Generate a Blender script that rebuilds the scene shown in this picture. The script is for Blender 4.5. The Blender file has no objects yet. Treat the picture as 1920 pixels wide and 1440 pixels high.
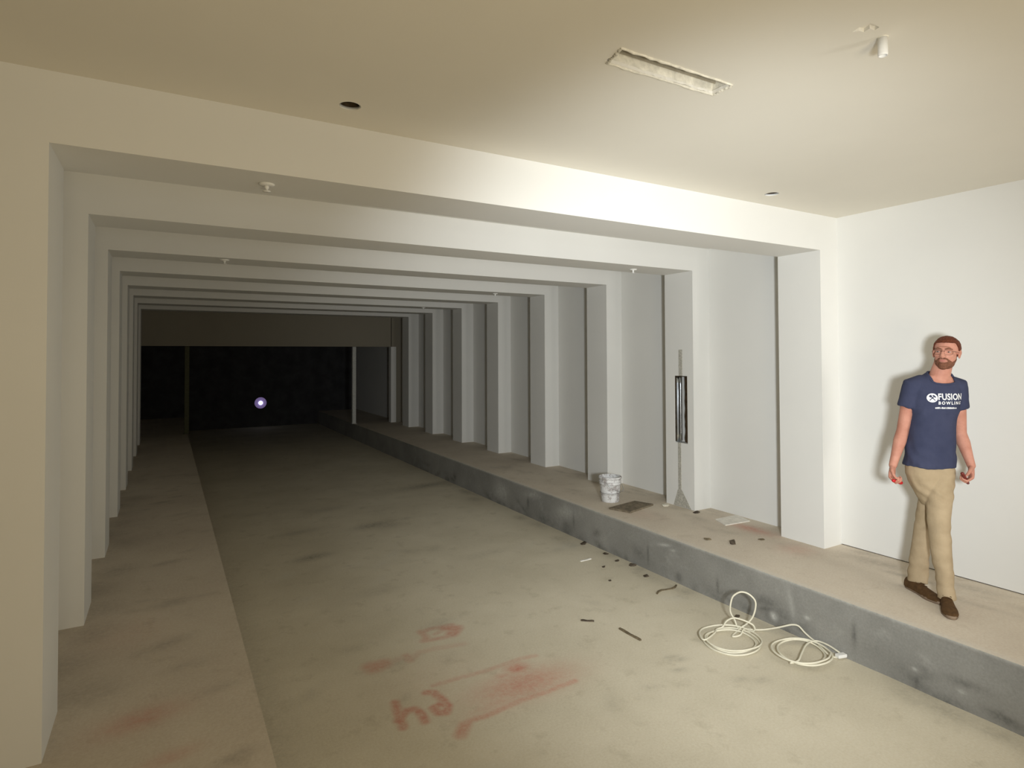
import bpy, bmesh, math, random
import numpy as np
from mathutils import Vector, Matrix, noise
from mathutils.bvhtree import BVHTree

S = bpy.context.scene
C = S.collection
random.seed(4)

# ------------------------------------------------------------------ camera
YAW, PITCH, ROLL, FPX, PPY = 0.5240, 0.0206, -0.0037, 1119.8, 642.6
EYE = 2.0818                                   # metres above the sunken floor
cy_, sy_ = math.cos(YAW), math.sin(YAW)
r0 = Vector((cy_, -sy_, 0)); f0 = Vector((sy_, cy_, 0)); u0 = Vector((0, 0, 1))
fw = f0*math.cos(PITCH) + u0*math.sin(PITCH); up = r0.cross(fw)
cr, sr = math.cos(ROLL), math.sin(ROLL)
rt = cr*r0 + sr*up; upv = -sr*r0 + cr*up
cd = bpy.data.cameras.new('camera'); cam = bpy.data.objects.new('camera', cd); C.objects.link(cam)
m3 = Matrix((rt, upv, -fw)).transposed()
cam.matrix_world = Matrix.Translation((0, 0, EYE)) @ m3.to_4x4()
cd.sensor_width = 36; cd.lens = FPX/1920*36
cd.shift_y = -(720-PPY)/1920
cd.clip_start = 0.02; cd.clip_end = 100
S.camera = cam

# ------------------------------------------------------------------ light
S.view_settings.view_transform = 'Standard'
S.view_settings.look = 'None'
S.view_settings.gamma = 1
S.view_settings.use_curve_mapping = False
S.view_settings.exposure = 0.14
w = bpy.data.worlds.new('world'); S.world = w; w.use_nodes = True
w.node_tree.nodes['Background'].inputs[0].default_value = (0, 0, 0, 1)
w.node_tree.nodes['Background'].inputs[1].default_value = 0

def aim(o, loc, tgt):
    o.location = loc
    o.rotation_euler = (Vector(tgt)-Vector(loc)).to_track_quat('-Z', 'Y').to_euler()

def spot(name, loc, tgt, power, col, size, blend, radius):
    l = bpy.data.lights.new(name, 'SPOT'); l.energy = power; l.color = col
    l.spot_size = math.radians(size); l.spot_blend = blend; l.shadow_soft_size = radius
    o = bpy.data.objects.new(name, l); C.objects.link(o); aim(o, loc, tgt)
    return o

def area(name, loc, tgt, power, col, sx, sy):
    l = bpy.data.lights.new(name, 'AREA'); l.energy = power; l.color = col
    l.shape = 'RECTANGLE'; l.size = sx; l.size_y = sy
    o = bpy.data.objects.new(name, l); C.objects.link(o); aim(o, loc, tgt)
    return o

# a hand-held work torch beside the photographer, and two unseen fill lights added behind
spot('work_torch', (0.72, -0.18, 1.95), (4.95, 4.9, 1.55), 800, (.915, .965, 1.0), 82, 1.0, 0.17)
o = area('rear_right_fill', (4.1, -2.6, 1.5), (4.6, 3.2, 1.9), 26, (1.0, .97, .91), 1.0, 1.5); o.data.spread = math.radians(110)  # unseen soft fill added at the right rear, no doorway there
o = area('ceiling_fill', (0.6, -2.2, 0.9), (0.5, 0.2, 3.3), 46, (1.0, .85, .58), 1.6, 1.2); o.data.spread = math.radians(140)  # unseen uplight added to brighten the ceiling

# ------------------------------------------------------------------ numbers of the place
PZ = 0.382                 # raised platforms
XL, XR = -0.442, 4.975     # inner sides of the portal frames
REC = 0.26                 # depth of the bays between the frames
ZT = 2.997; ZC = 3.307     # frame soffit, room ceiling
XE, XC = 0.405, 4.0415     # edges of the sunken floor
XW = 5.225
Y0, DY, JAM = 3.1805, 1.4775, 0.421
YEND = 14.72; YBACK = 19.0
ZEND = 2.303
RX0, RY0 = -4.0, -4.0      # room limits behind the camera

# ------------------------------------------------------------------ materials
def newmat(name, rough=.8, spec=.3, metal=0):
    m = bpy.data.materials.new(name); m.use_nodes = True
    b = m.node_tree.nodes['Principled BSDF']
    b.inputs['Roughness'].default_value = rough
    b.inputs['Specular IOR Level'].default_value = spec
    b.inputs['Metallic'].default_value = metal
    return m, m.node_tree, b

def nz(nt, scale, detail=4, rough=.55, coord=None):
    n = nt.nodes.new('ShaderNodeTexNoise')
    n.inputs['Scale'].default_value = scale; n.inputs['Detail'].default_value = detail
    n.inputs['Roughness'].default_value = rough
    if coord is not None: nt.links.new(coord, n.inputs['Vector'])
    return n.outputs['Fac']

def ramp(nt, fac, a, b, lo=(0, 0, 0, 1), hi=(1, 1, 1, 1)):
    r = nt.nodes.new('ShaderNodeValToRGB')
    r.color_ramp.elements[0].position = a; r.color_ramp.elements[0].color = lo
    r.color_ramp.elements[1].position = b; r.color_ramp.elements[1].color = hi
    nt.links.new(fac, r.inputs['Fac']); return r.outputs['Color']

def mix(nt, fac, a, b, mode='MIX'):
    n = nt.nodes.new('ShaderNodeMix'); n.data_type = 'RGBA'; n.blend_type = mode
    for sock, v in ((n.inputs[0], fac), (n.inputs[6], a), (n.inputs[7], b)):
        if isinstance(v, (int, float)): sock.default_value = v
        elif isinstance(v, tuple): sock.default_value = v
        else: nt.links.new(v, sock)
    return n.outputs[2]

def math_(nt, op, a, b):
    n = nt.nodes.new('ShaderNodeMath'); n.operation = op; n.use_clamp = True
    for i, v in enumerate((a, b)):
        if isinstance(v, (int, float)): n.inputs[i].default_value = v
        else: nt.links.new(v, n.inputs[i])
    return n.outputs[0]

def bump(nt, b, h, strength, dist=.01):
    n = nt.nodes.new('ShaderNodeBump'); n.inputs['Strength'].default_value = strength
    n.inputs['Distance'].default_value = dist
    nt.links.new(h, n.inputs['Height']); nt.links.new(n.outputs[0], b.inputs['Normal'])

def objco(nt): return nt.nodes.new('ShaderNodeTexCoord').outputs['Object']

def c4(r, g, b): return (r, g, b, 1)

def plain(name, col, rough=.7, spec=.3, metal=0, var=.12, scale=30, bs=.1):
    m, nt, b = newmat(name, rough, spec, metal)
    co = objco(nt)
    f = nz(nt, scale, 4, .6, co)
    lo = tuple(x*(1-var) for x in col)+(1,); hi = tuple(min(1, x*(1+var)) for x in col)+(1,)
    nt.links.new(ramp(nt, f, .3, .7, lo, hi), b.inputs['Base Color'])
    if bs: bump(nt, b, f, bs)
    return m

def wallmat(name, col):
    m, nt, b = newmat(name, .75, .25)
    co = objco(nt)
    f = nz(nt, 1.3, 3, .5, co)
    base = ramp(nt, f, .3, .7, tuple(x*.965 for x in col)+(1,), tuple(col)+(1,))
    nt.links.new(base, b.inputs['Base Color'])
    bump(nt, b, nz(nt, 180, 3, .6, co), .06, .003)
    return m

M_WALL = wallmat('painted_plaster', (.80, .79, .75))
M_CEIL = wallmat('ceiling_paint', (.80, .76, .665))

def concrete(name, light, dark, worn):
    m, nt, b = newmat(name, .82, .25)
    co = objco(nt)
    f = nz(nt, 1.1, 6, .6, co)
    base = ramp(nt, f, .32, .68, c4(*dark), c4(*light))
    f2 = ramp(nt, nz(nt, 5.5, 6, .65, co), .56, .72)
    base = mix(nt, math_(nt, 'MULTIPLY', f2, .42), base, c4(*worn))
    f3 = nz(nt, 70, 4, .7, co)
    base = mix(nt, .35, base, ramp(nt, f3, .25, .75, c4(.35, .35, .35), c4(.72, .72, .72)), 'OVERLAY')
    at = nt.nodes.new('ShaderNodeAttribute'); at.attribute_name = 'mark'
    sp = nt.nodes.new('ShaderNodeSeparateColor'); nt.links.new(at.outputs['Color'], sp.inputs[0])
    br = ramp(nt, nz(nt, 28, 5, .7, co), .30, .62)
    red = math_(nt, 'MULTIPLY', sp.outputs[0], math_(nt, 'ADD', math_(nt, 'MULTIPLY', br, .55), .45))
    base = mix(nt, red, base, c4(.56, .15, .10))
    dk = math_(nt, 'MULTIPLY', sp.outputs[1], math_(nt, 'ADD', math_(nt, 'MULTIPLY', br, .7), .3))
    base = mix(nt, dk, base, c4(dark[0]*.42, dark[1]*.42, dark[2]*.42))
    lt = math_(nt, 'MULTIPLY', sp.outputs[2], math_(nt, 'ADD', math_(nt, 'MULTIPLY', br, .7), .3))
    base = mix(nt, lt, base, c4(.66, .65, .60))
    nt.links.new(base, b.inputs['Base Color'])
    bump(nt, b, f3, .25, .004)
    return m

M_FLOOR = concrete('dusty_concrete', (.71, .645, .50), (.60, .54, .41), (.42, .365, .265))
M_PLAT = concrete('platform_concrete', (.70, .62, .50), (.60, .52, .42), (.45, .38, .295))
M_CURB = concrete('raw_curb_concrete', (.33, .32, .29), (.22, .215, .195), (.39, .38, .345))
M_DARK = plain('unlit_pit_lining', (.05, .05, .052), .9, .1, 0, .3, 3)  # the pit's darkness is put into the colour; also used in the ceiling void
M_DUSK = wallmat('darkened_wall', (.30, .27, .21))  # end wall: distance falloff put into the colour; unseen walls: darkened against bounce
M_BLACK = plain('black_gap', (.01, .009, .008), .9, .1)

# ------------------------------------------------------------------ object helpers
def tag(o, label=None, cat=None, group=None, kind=None):
    if label: o['label'] = label
    if cat: o['category'] = cat
    if group: o['group'] = group
    if kind: o['kind'] = kind
    return o

def link(name, me, mat=None, parent=None, smooth=False):
    o = bpy.data.objects.new(name, me); C.objects.link(o)
    if mat:
        me.materials.clear()
        for mm in (mat if isinstance(mat, (list, tuple)) else [mat]): me.materials.append(mm)
    if smooth: me.polygons.foreach_set('use_smooth', [True]*len(me.polygons))
    if parent: o.parent = parent
    return o

def obj(name, bm, mat=None, parent=None, smooth=False, loc=None):
    bmesh.ops.recalc_face_normals(bm, faces=bm.faces)
    me = bpy.data.meshes.new(name); bm.to_mesh(me); bm.free()
    o = link(name, me, mat, parent, smooth)
    if loc: o.location = loc
    return o

def empty(name, loc, rz=0):
    o = bpy.data.objects.new(name, None); C.objects.link(o)
    o.location = loc; o.rotation_euler = (0, 0, rz); o.empty_display_size = .05
    return o

def box(bm, x0, x1, y0, y1, z0, z1, mi=0):
    v = [bm.verts.new((x, y, z)) for z in (z0, z1) for y in (y0, y1) for x in (x0, x1)]
    for f in ((0, 1, 3, 2), (4, 6, 7, 5), (0, 4, 5, 1), (2, 3, 7, 6), (0, 2, 6, 4), (1, 5, 7, 3)):
        fc = bm.faces.new([v[i] for i in f]); fc.material_index = mi
    return v

def bevel_all(bm, w_, seg=2):
    bmesh.ops.remove_doubles(bm, verts=bm.verts, dist=1e-6)
    bmesh.ops.bevel(bm, geom=list(bm.edges), offset=w_, segments=seg, affect='EDGES', profile=.6)

def ring_loft(bm, rings, close=True):
    """rings: lists of Vectors with one count; closed by caps"""
    vs = [[bm.verts.new(p) for p in r] for r in rings]
    n = len(vs[0])
    for a, b in zip(vs, vs[1:]):
        for i in range(n):
            j = (i+1) % n
            bm.faces.new((a[i], a[j], b[j], b[i]))
    if close:
        bm.faces.new(list(reversed(vs[0]))); bm.faces.new(vs[-1])
    return vs

def tube(bm, pts, rad, seg=14, flat=None, close=True, cap=True):
    """round tube along points; rad number or list; flat=(axis vector, factor) widens one direction"""
    pts = [Vector(p) for p in pts]; n = len(pts)
    if not isinstance(rad, (list, tuple)): rad = [rad]*n
    rings = []; ref = None
    for i in range(n):
        t = (pts[min(i+1, n-1)]-pts[max(i-1, 0)]).normalized()
        if ref is None:
            ref = t.orthogonal().normalized()
        ref = (ref - t*ref.dot(t)).normalized()
        b = t.cross(ref)
        rg = []
        for k in range(seg):
            a = 2*math.pi*k/seg
            d = ref*math.cos(a)+b*math.sin(a)
            p = d*rad[i]
            if flat:
                ax, fac = flat; ax = Vector(ax).normalized()
                p = p + ax*(p.dot(ax))*(fac-1)
            rg.append(pts[i]+p)
        rings.append(rg)
    if cap:
        def capr(r, i, j):
            t = (pts[i]-pts[j]).normalized()
            return [[pts[i]+(q-pts[i])*math.cos(a)+t*rad[i]*math.sin(a) for q in r] for a in (.5, 1.0, 1.35)]
        st = capr(rings[0], 0, 1); en = capr(rings[-1], n-1, n-2)
        rings = st[::-1]+rings+en
    return ring_loft(bm, rings, close)

def ellip(bm, c, r, rot=None, seg=24, rings=16):
    m = Matrix.Translation(c)
    if rot is not None: m = m @ rot.to_4x4()
    m = m @ Matrix.Diagonal((r[0], r[1], r[2], 1))
    return bmesh.ops.create_uvsphere(bm, u_segments=seg, v_segments=rings, radius=1, matrix=m)['verts']

def catmull(pts, n=8):
    P = [Vector(p) for p in pts]; P = [P[0]*2-P[1]]+P+[P[-1]*2-P[-2]]
    out = []
    for i in range(1, len(P)-2):
        for k in range(n):
            t = k/n; a, b, c, d = P[i-1:i+3]
            out.append(.5*((2*b)+(c-a)*t+(2*a-5*b+4*c-d)*t*t+(3*b-a-3*c+d)*t**3))
    out.append(P[-2]); return out

def lathe(bm, prof, seg=32, cap0=True, cap1=True):
    vs = [[bm.verts.new((r*math.cos(2*math.pi*k/seg), r*math.sin(2*math.pi*k/seg), z)) for k in range(seg)] for r, z in prof]
    for a, b in zip(vs, vs[1:]):
        for i in range(seg):
            j = (i+1) % seg
            bm.faces.new((a[i], a[j], b[j], b[i]))
    if cap0: bm.faces.new(list(reversed(vs[0])))
    if cap1: bm.faces.new(vs[-1])
    return vs

def baked(bm, voxel, smooth=2, fac=.5):
    """voxel-fused, smoothed mesh"""
    bmesh.ops.recalc_face_normals(bm, faces=bm.faces)
    me = bpy.data.meshes.new('tmp'); bm.to_mesh(me); bm.free()
    o = bpy.data.objects.new('tmp', me); C.objects.link(o)
    r = o.modifiers.new('r', 'REMESH'); r.mode = 'VOXEL'; r.voxel_size = voxel
    if smooth:
        s = o.modifiers.new('s', 'SMOOTH'); s.iterations = smooth; s.factor = fac
    dg = bpy.context.evaluated_depsgraph_get(); dg.update()
    out = bpy.data.meshes.new_from_object(o.evaluated_get(dg))
    bpy.data.objects.remove(o); bpy.data.meshes.remove(me)
    return out

# polyline-distance marks for the concrete surfaces
def seg_d(P, pts):
    d = np.full(P.shape[0], 1e9)
    for a, b in zip(pts, pts[1:]):
        a = np.array(a, float); b = np.array(b, float); ab = b-a
        t = np.clip(((P-a)@ab)/(ab@ab+1e-12), 0, 1)
        d = np.minimum(d, np.linalg.norm(P-(a+t[:, None]*ab), axis=1))
    return d

def stroke(P, pts, wd, amp, soft=1.6):
    d = seg_d(P, pts)/wd
    return amp*np.clip(1-(d-.5)/(soft-.5), 0, 1)

def blob(P, c, r, amp, ang=0):
    c = np.array(c, float); q = P-c; ca, sa = math.cos(ang), math.sin(ang)
    x = (q[:, 0]*ca+q[:, 1]*sa)/r[0]; y = (-q[:, 0]*sa+q[:, 1]*ca)/r[1]
    return amp*np.exp(-(x*x+y*y)*1.3)

def patch_grid(name, us, vs, fn3, marks, mat, extra=None):
    """grid surface; fn3(u, v) -> xyz arrays; marks(P) -> red, dark, light"""
    U, V = np.meshgrid(us, vs); U = U.ravel(); V = V.ravel()
    X, Y, Z = fn3(U, V)
    co = np.stack([X+0*U, Y+0*U, Z+0*U], 1)
    nu, nv = len(us), len(vs)
    i = np.arange(nu-1); j = np.arange(nv-1)
    I, J = np.meshgrid(i, j); a = (J*nu+I).ravel()
    F = np.stack([a, a+1, a+1+nu, a+nu], 1)
    me = bpy.data.meshes.new(name)
    verts = co.tolist(); faces = F.tolist()
    n0 = len(verts)
    if extra:
        ev, ef = extra; verts += ev; faces += [[k+n0 for k in f] for f in ef]
    me.from_pydata(verts, [], faces)
    r, d, l = marks(np.stack([U, V], 1))
    col = np.zeros((len(verts), 4), np.float32); col[:, 3] = 1
    col[:n0, 0] = np.clip(r, 0, 1); col[:n0, 1] = np.clip(d, 0, 1); col[:n0, 2] = np.clip(l, 0, 1)
    at = me.attributes.new('mark', 'FLOAT_COLOR', 'POINT'); at.data.foreach_set('color', col.ravel())
    me.update()
    return link(name, me, mat)

def lines(*spans):
    out = []
    for a, b, s in spans:
        n = max(1, int(round((b-a)/s))); out += list(np.linspace(a, b, n+1))
    return np.array(sorted(set(np.round(out, 5))))

# ------------------------------------------------------------------ floor of the sunken lane
def floor_marks(P):
    r = np.zeros(len(P)); d = r.copy(); l = r.copy()
    def st(pts, wd, amp):
        nonlocal r
        r = np.maximum(r, stroke(P, pts, wd, amp))
    st([(1.689, 4.276), (1.749, 4.289), (1.92, 4.27), (1.923, 4.155), (1.819, 4.107), (1.73, 4.115), (1.639, 4.132)], .026, .42)
    st([(1.668, 4.289), (1.676, 4.176), (1.634, 4.135)], .026, .42)
    st([(1.85, 4.25), (1.93, 4.2), (1.86, 4.13)], .045, .62)
    st([(1.75, 4.19), (1.83, 4.22)], .02, .3)
    st([(1.20, 3.975), (1.209, 3.945), (1.28, 3.967)], .06, .5)
    st([(1.28, 3.967), (1.349, 3.965), (1.455, 3.994), (1.451, 3.918), (1.552, 3.991), (1.651, 3.988), (1.866, 3.946)], .03, .2)
    st([(1.451, 3.995), (1.452, 3.92)], .03, .38)
    st([(1.201, 3.498), (1.179, 3.375), (1.161, 3.242)], .027, .62)
    st([(1.158, 3.315), (1.232, 3.382), (1.28, 3.373), (1.296, 3.307), (1.286, 3.23)], .027, .66)
    st([(1.40, 3.50), (1.44, 3.48), (1.455, 3.409), (1.463, 3.304), (1.428, 3.248), (1.383, 3.265), (1.376, 3.326), (1.427, 3.345), (1.46, 3.297)], .027, .66)
    st([(1.41, 3.02), (1.47, 3.088)], .035, .55)
    st([(1.438, 3.07), (1.51, 3.108), (1.614, 3.102), (1.857, 3.133), (2.035, 3.131), (2.273, 3.145)], .024, .5)
    st([(1.469, 3.55), (1.665, 3.548), (1.842, 3.538), (2.109, 3.557), (2.222, 3.543)], .022, .35)
    r = np.maximum(r, blob(P, (1.97, 3.28), (.40, .17), .58, -.02))
    r = np.maximum(r, blob(P, (2.03, 3.46), (.10, .08), .75))
    r = np.maximum(r, blob(P, (1.90, 3.43), (.08, .04), .5))
    r = np.maximum(r, blob(P, (1.75, 3.18), (.28, .07), .35, .1))
    r = np.maximum(r, blob(P, (1.5, 3.6), (.5, .4), .07))
    rnd = random.Random(7)
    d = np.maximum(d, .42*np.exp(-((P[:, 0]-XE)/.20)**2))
    for c, rr, a in (((3.62, 9.0), (.5, .16), .8), ((2.208, 7.236), (.28, .12), .8), ((2.35, 7.15), (.2, .16), .5), ((1.313, 6.419), (.22, .10), .8),
                     ((1.35, 7.4), (.3, .1), .45), ((1.6, 5.2), (.3, .12), .25), ((2.9, 5.6), (.3, .1), .25), ((1.9, 8.3), (.4, .12), .3)):
        d = np.maximum(d, blob(P, c, rr, a, .2))
    for k in range(26):                        # damp and dust marks along the foot of the curb
        y = rnd.uniform(1.5, 9); x = XC-abs(rnd.gauss(.03, .10))
        d = np.maximum(d, blob(P, (x, y), (rnd.uniform(.04, .12), rnd.uniform(.06, .25)), rnd.uniform(.25, .6)))
    for k in range(60):
        x = rnd.uniform(XE+.1, XC-.1); y = rnd.uniform(1.6, 10)
        s = rnd.uniform(.02, .09)
        if rnd.random() < .75: d = np.maximum(d, blob(P, (x, y), (s*1.8, s), rnd.uniform(.12, .35), rnd.uniform(-1, 1)))
        else: l = np.maximum(l, blob(P, (x, y), (s*2.5, s*1.3), rnd.uniform(.1, .25), rnd.uniform(-1, 1)))
    for x, y in ((3.02, 3.05), (2.95, 2.9), (3.2, 2.62), (3.3, 2.55), (3.05, 3.0)):
        d = np.maximum(d, blob(P, (x, y), (.07, .03), .45, -.3))
    return r, d, l

xs = lines((XE-.05, .95, .09), (.95, 2.5, .012), (2.5, XC+.3, .03))
ys = lines((RY0, 1.4, .4), (1.4, 2.9, .035), (2.9, 4.5, .012), (4.5, 10, .05), (10, YBACK+.5, .5))
fl = patch_grid('floor', xs, ys, lambda u, v: (u, v, 0*u), floor_marks, M_FLOOR)
tag(fl, 'sunken bare concrete lane floor with red scrawls', kind='structure')

# ------------------------------------------------------------------ raised platforms
def rplat_marks(P):
    r = np.zeros(len(P)); d = r.copy(); l = r.copy()
    r = np.maximum(r, blob(P, (4.93, 3.90), (.10, .28), .55)); r = np.maximum(r, blob(P, (4.75, 3.3), (.18, .16), .25))
    r = np.maximum(r, blob(P, (4.4, 4.9), (.2, .3), .12))
    rnd = random.Random(3)
    for k in range(46):
        x = rnd.uniform(XC+.25, XW); y = rnd.uniform(1.2, 9); s = rnd.uniform(.02, .08)
        d = np.maximum(d, blob(P, (x, y), (s, s*2.2), rnd.uniform(.15, .5), rnd.uniform(-.6, .6)))
    for k in range(34):
        y = rnd.uniform(4.4, 7.5)
        d = np.maximum(d, blob(P, (XW-abs(rnd.gauss(0, .16)), y), (.05, .14), rnd.uniform(.2, .5)))
    for c, rr, a in (((5.02, 2.75), (.09, .3), .5), ((4.9, 2.45), (.05, .22), .6), ((5.05, 2.1), (.08, .2), .4), ((4.75, 1.95), (.04, .22), .3)):
        d = np.maximum(d, blob(P, c, rr, a, .1))
    l = np.maximum(l, stroke(P, [(XC+.02, RY0), (XC+.02, 9)], .03, .35))
    return r, d, l

xs = lines((XC, XW+.1, .025)); ys = lines((RY0, 1.2, .4), (1.2, 9, .03), (9, YBACK, .4))
def face_extra(x, sgn): return None
pr = patch_grid('raised_platform', xs, ys, lambda u, v: (u, v, 0*u+PZ), rplat_marks, M_PLAT)
tag(pr, 'raised concrete platform along the right wall', kind='structure')

def curb_marks(P):                              # u = y, v = z
    r = np.zeros(len(P)); d = r.copy(); l = r.copy()
    rnd = random.Random(11)
    for k in range(60):
        y = rnd.uniform(1.2, 10); z = abs(rnd.gauss(0, .07))
        d = np.maximum(d, blob(P, (y, z), (rnd.uniform(.03, .14), rnd.uniform(.02, .07)), rnd.uniform(.3, .85), rnd.uniform(-.5, .5)))
    for y, z in ((4.38, .15), (2.38, .18), (3.54, .1), (5.6, .2), (6.6, .18)):
        d = np.maximum(d, blob(P, (y, z), (.018, .1), .8))
    for y, z, a, b_, s in ((3.0, .07, .035, .035, 1.), (2.72, .165, .022, .015, .7), (4.16, .30, .09, .014, .7), (4.05, .28, .05, .012, .5), (2.0, .12, .02, .012, .6),
                           (1.75, .10, .02, .012, .5), (5.76, .25, .22, .09, .45), (7.3, .2, .25, .12, .4), (2.85, .22, .03, .15, .3), (6.5, .3, .2, .05, .35)):
        l = np.maximum(l, blob(P, (y, z), (a, b_), s, -.2))
    l = np.maximum(l, stroke(P, [(RY0, PZ), (10, PZ)], .010, .5))
    return r, d, l
ys2 = lines((RY0, 1.2, .4), (1.2, 6, .014), (6, 10, .04), (10, YBACK, .4)); zs = lines((-.02, PZ, .012))
ph = np.array
def curb_xyz(u, v):
    n = np.array([noise.noise(Vector((a*3, b*6, 1.3))) for a, b in zip(u, v)])
    edge = np.clip((v-(PZ-.03))/.03, 0, 1)
    return XC - .006*n*(1-edge) , u, v
cb = patch_grid('curb_face', ys2, zs, curb_xyz, curb_marks, M_CURB)
tag(cb, 'grey raw concrete curb face below the right platform', kind='structure')

def lplat_marks(P):
    r = np.zeros(len(P)); d = r.copy(); l = r.copy()
    r = np.maximum(r, blob(P, (-.10, 3.33), (.20, .10), .42, .2)); r = np.maximum(r, blob(P, (.02, 2.95), (.12, .05), .35, .2))
    r = np.maximum(r, blob(P, (-.2, 4.4), (.25, .3), .12))
    rnd = random.Random(5)
    for k in range(40):
        x = rnd.uniform(-.7, XE-.05); y = rnd.uniform(2.6, 10); s = rnd.uniform(.02, .07)
        d = np.maximum(d, blob(P, (x, y), (s*2.4, s), rnd.uniform(.2, .5), rnd.uniform(-.2, .5)))
    for y in np.arange(3.3, 9, .4):
        d = np.maximum(d, blob(P, (-.42+.1*math.sin(y*9), y), (.18, .2), .35))
    return r, d, l
xs = lines((RX0, -.8, .4), (-.8, XE, .02)); ys = lines((RY0, 2.5, .4), (2.5, 10, .03), (10, YBACK, .4))
ev = [[XE, RY0, -.02], [XE, YBACK, -.02], [XE, YBACK, PZ], [XE, RY0, PZ]]
pl = patch_grid('raised_platform', xs, ys, lambda u, v: (u, v, 0*u+PZ), lplat_marks, M_PLAT, (ev, [[0, 1, 2, 3]]))
tag(pl, 'raised concrete platform along the left side', kind='structure')

# ------------------------------------------------------------------ walls, frames, ceiling
def struct(name, bm, mat, label=None, parent=None):
    o = obj(name, bm, mat, parent)
    if parent is None: o['kind'] = 'structure'
    if label: o['label'] = label
    return o

# front wall with the wide opening (its thickness is the first frame)
bm = bmesh.new()
ZS = PZ-.02
box(bm, RX0, XL, Y0, Y0+JAM, ZS, ZC)
box(bm, XR, XW+.2, Y0, Y0+JAM, ZS, ZC)
box(bm, XL, XR, Y0, Y0+JAM, ZT, ZC)
struct('wall_front', bm, M_WALL, 'cream wall around the wide tunnel opening')

# repeated portal frames
def frame(k):
    y = Y0+k*DY; bm = bmesh.new()
    box(bm, XL-REC-.01, XL, y, y+JAM, ZS, ZT+REC+.01)
    box(bm, XL, XR, y, y+JAM, ZT, ZT+REC+.01)
    if k == 1:                                   # a slot is cut into this pillar's side
        a, b, z0, z1, dp = 4.748, 4.938, 1.095, 1.842, .11
        box(bm, XR, XW+.12, y, y+JAM, ZS, z0); box(bm, XR, XW+.12, y, y+JAM, z1, ZT+REC+.01)
        box(bm, XR, XW+.12, y, a, z0, z1); box(bm, XR, XW+.12, b, y+JAM, z0, z1)
        box(bm, XR+dp, XW+.12, a, b, z0, z1)
    else:
        box(bm, XR, XW+.12, y, y+JAM, ZS, ZT+REC+.01)
    o = struct('portal_frame', bm, M_WALL)
    return o
FR = [frame(k) for k in range(1, 8)]
words = ['first', 'second', 'third', 'fourth', 'fifth', 'sixth', 'seventh']
for o, n in zip(FR, words): o['label'] = f'white plastered frame, {n} one behind the front opening'

bm = bmesh.new(); box(bm, XW+.0, XW+.35, Y0+JAM, YBACK, ZS, ZC); struct('wall_right', bm, M_WALL, 'white wall behind the right pillars')
bm = bmesh.new(); box(bm, XW, XW+.35, RY0, Y0+.05, PZ+.007, ZC+.1); struct('wall_right', bm, M_WALL, 'bright cream wall behind the walking man')
bm = bmesh.new(); box(bm, XW+.012, XW+.3, RY0, Y0, PZ-.1, PZ+.007); struct('trim_1', bm, M_BLACK, 'dark gap under the cream wall')
bm = bmesh.new(); box(bm, XL-REC-.3, XL-REC, Y0+JAM, YBACK, ZS, ZC); struct('wall_left', bm, M_WALL, 'wall behind the left pillars')
bm = bmesh.new(); box(bm, XL-REC-.3, XW+.3, Y0+JAM-.01, YEND, ZT+REC, ZT+REC+.2); struct('ceiling', bm, M_WALL, 'tunnel ceiling between the frames')
# end wall with its opening
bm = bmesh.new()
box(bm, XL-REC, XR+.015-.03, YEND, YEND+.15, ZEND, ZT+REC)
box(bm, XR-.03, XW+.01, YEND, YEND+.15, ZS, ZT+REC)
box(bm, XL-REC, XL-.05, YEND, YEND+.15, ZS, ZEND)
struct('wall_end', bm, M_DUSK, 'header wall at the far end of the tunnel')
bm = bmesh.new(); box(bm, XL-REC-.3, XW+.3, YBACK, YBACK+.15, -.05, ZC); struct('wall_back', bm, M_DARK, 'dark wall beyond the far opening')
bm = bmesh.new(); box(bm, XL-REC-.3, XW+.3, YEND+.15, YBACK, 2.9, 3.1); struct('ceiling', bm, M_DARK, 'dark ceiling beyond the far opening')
bm = bmesh.new(); box(bm, XR-.034, XR+.10, YEND-.012, YEND+.16, ZS, ZEND); struct('trim_2', bm, M_WALL, 'pale strip at the right edge of the far opening')
# unseen rest of the room
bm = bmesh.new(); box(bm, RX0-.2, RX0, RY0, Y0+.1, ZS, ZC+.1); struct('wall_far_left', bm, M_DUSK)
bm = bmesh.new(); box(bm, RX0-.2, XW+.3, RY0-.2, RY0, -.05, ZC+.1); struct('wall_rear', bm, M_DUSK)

M_PATCH = plain('brown_board_core', (.20, .15, .09), .9)
# ceiling of the room, with its real cut-outs
def rough_rect(x0, x1, y0, y1, n, amp, seed):
    rnd = random.Random(seed); out = []
    P = [(x0, y0), (x1, y0), (x1, y1), (x0, y1)]
    for (ax, ay), (bx, by) in zip(P, P[1:]+P[:1]):
        m = max(2, int(n*math.hypot(bx-ax, by-ay)))
        for i in range(m):
            t = i/m
            out.append((ax+(bx-ax)*t+rnd.uniform(-amp, amp), ay+(by-ay)*t+rnd.uniform(-amp, amp)))
    return out
HOLES = {
 'round_a': [(0.770+.052*math.cos(a), 2.912+.052*math.sin(a)) for a in np.linspace(0, 2*math.pi, 40, endpoint=False)],
 'round_b': [(4.004+.052*math.cos(a), 2.943+.052*math.sin(a)) for a in np.linspace(0, 2*math.pi, 40, endpoint=False)],
 'slot': rough_rect(1.575, 2.212, 1.832, 1.940, 55, .003, 2),
 'patch': [(2.253, 1.300), (2.244, 1.268), (2.253, 1.229), (2.307, 1.227), (2.314, 1.249), (2.283, 1.250), (2.290, 1.276), (2.266, 1.280)],
}
bm = bmesh.new()
def loop(pts, z):
    vs = [bm.verts.new((x, y, z)) for x, y in pts]
    return vs, [bm.edges.new((a, b)) for a, b in zip(vs, vs[1:]+vs[:1])]
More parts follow.
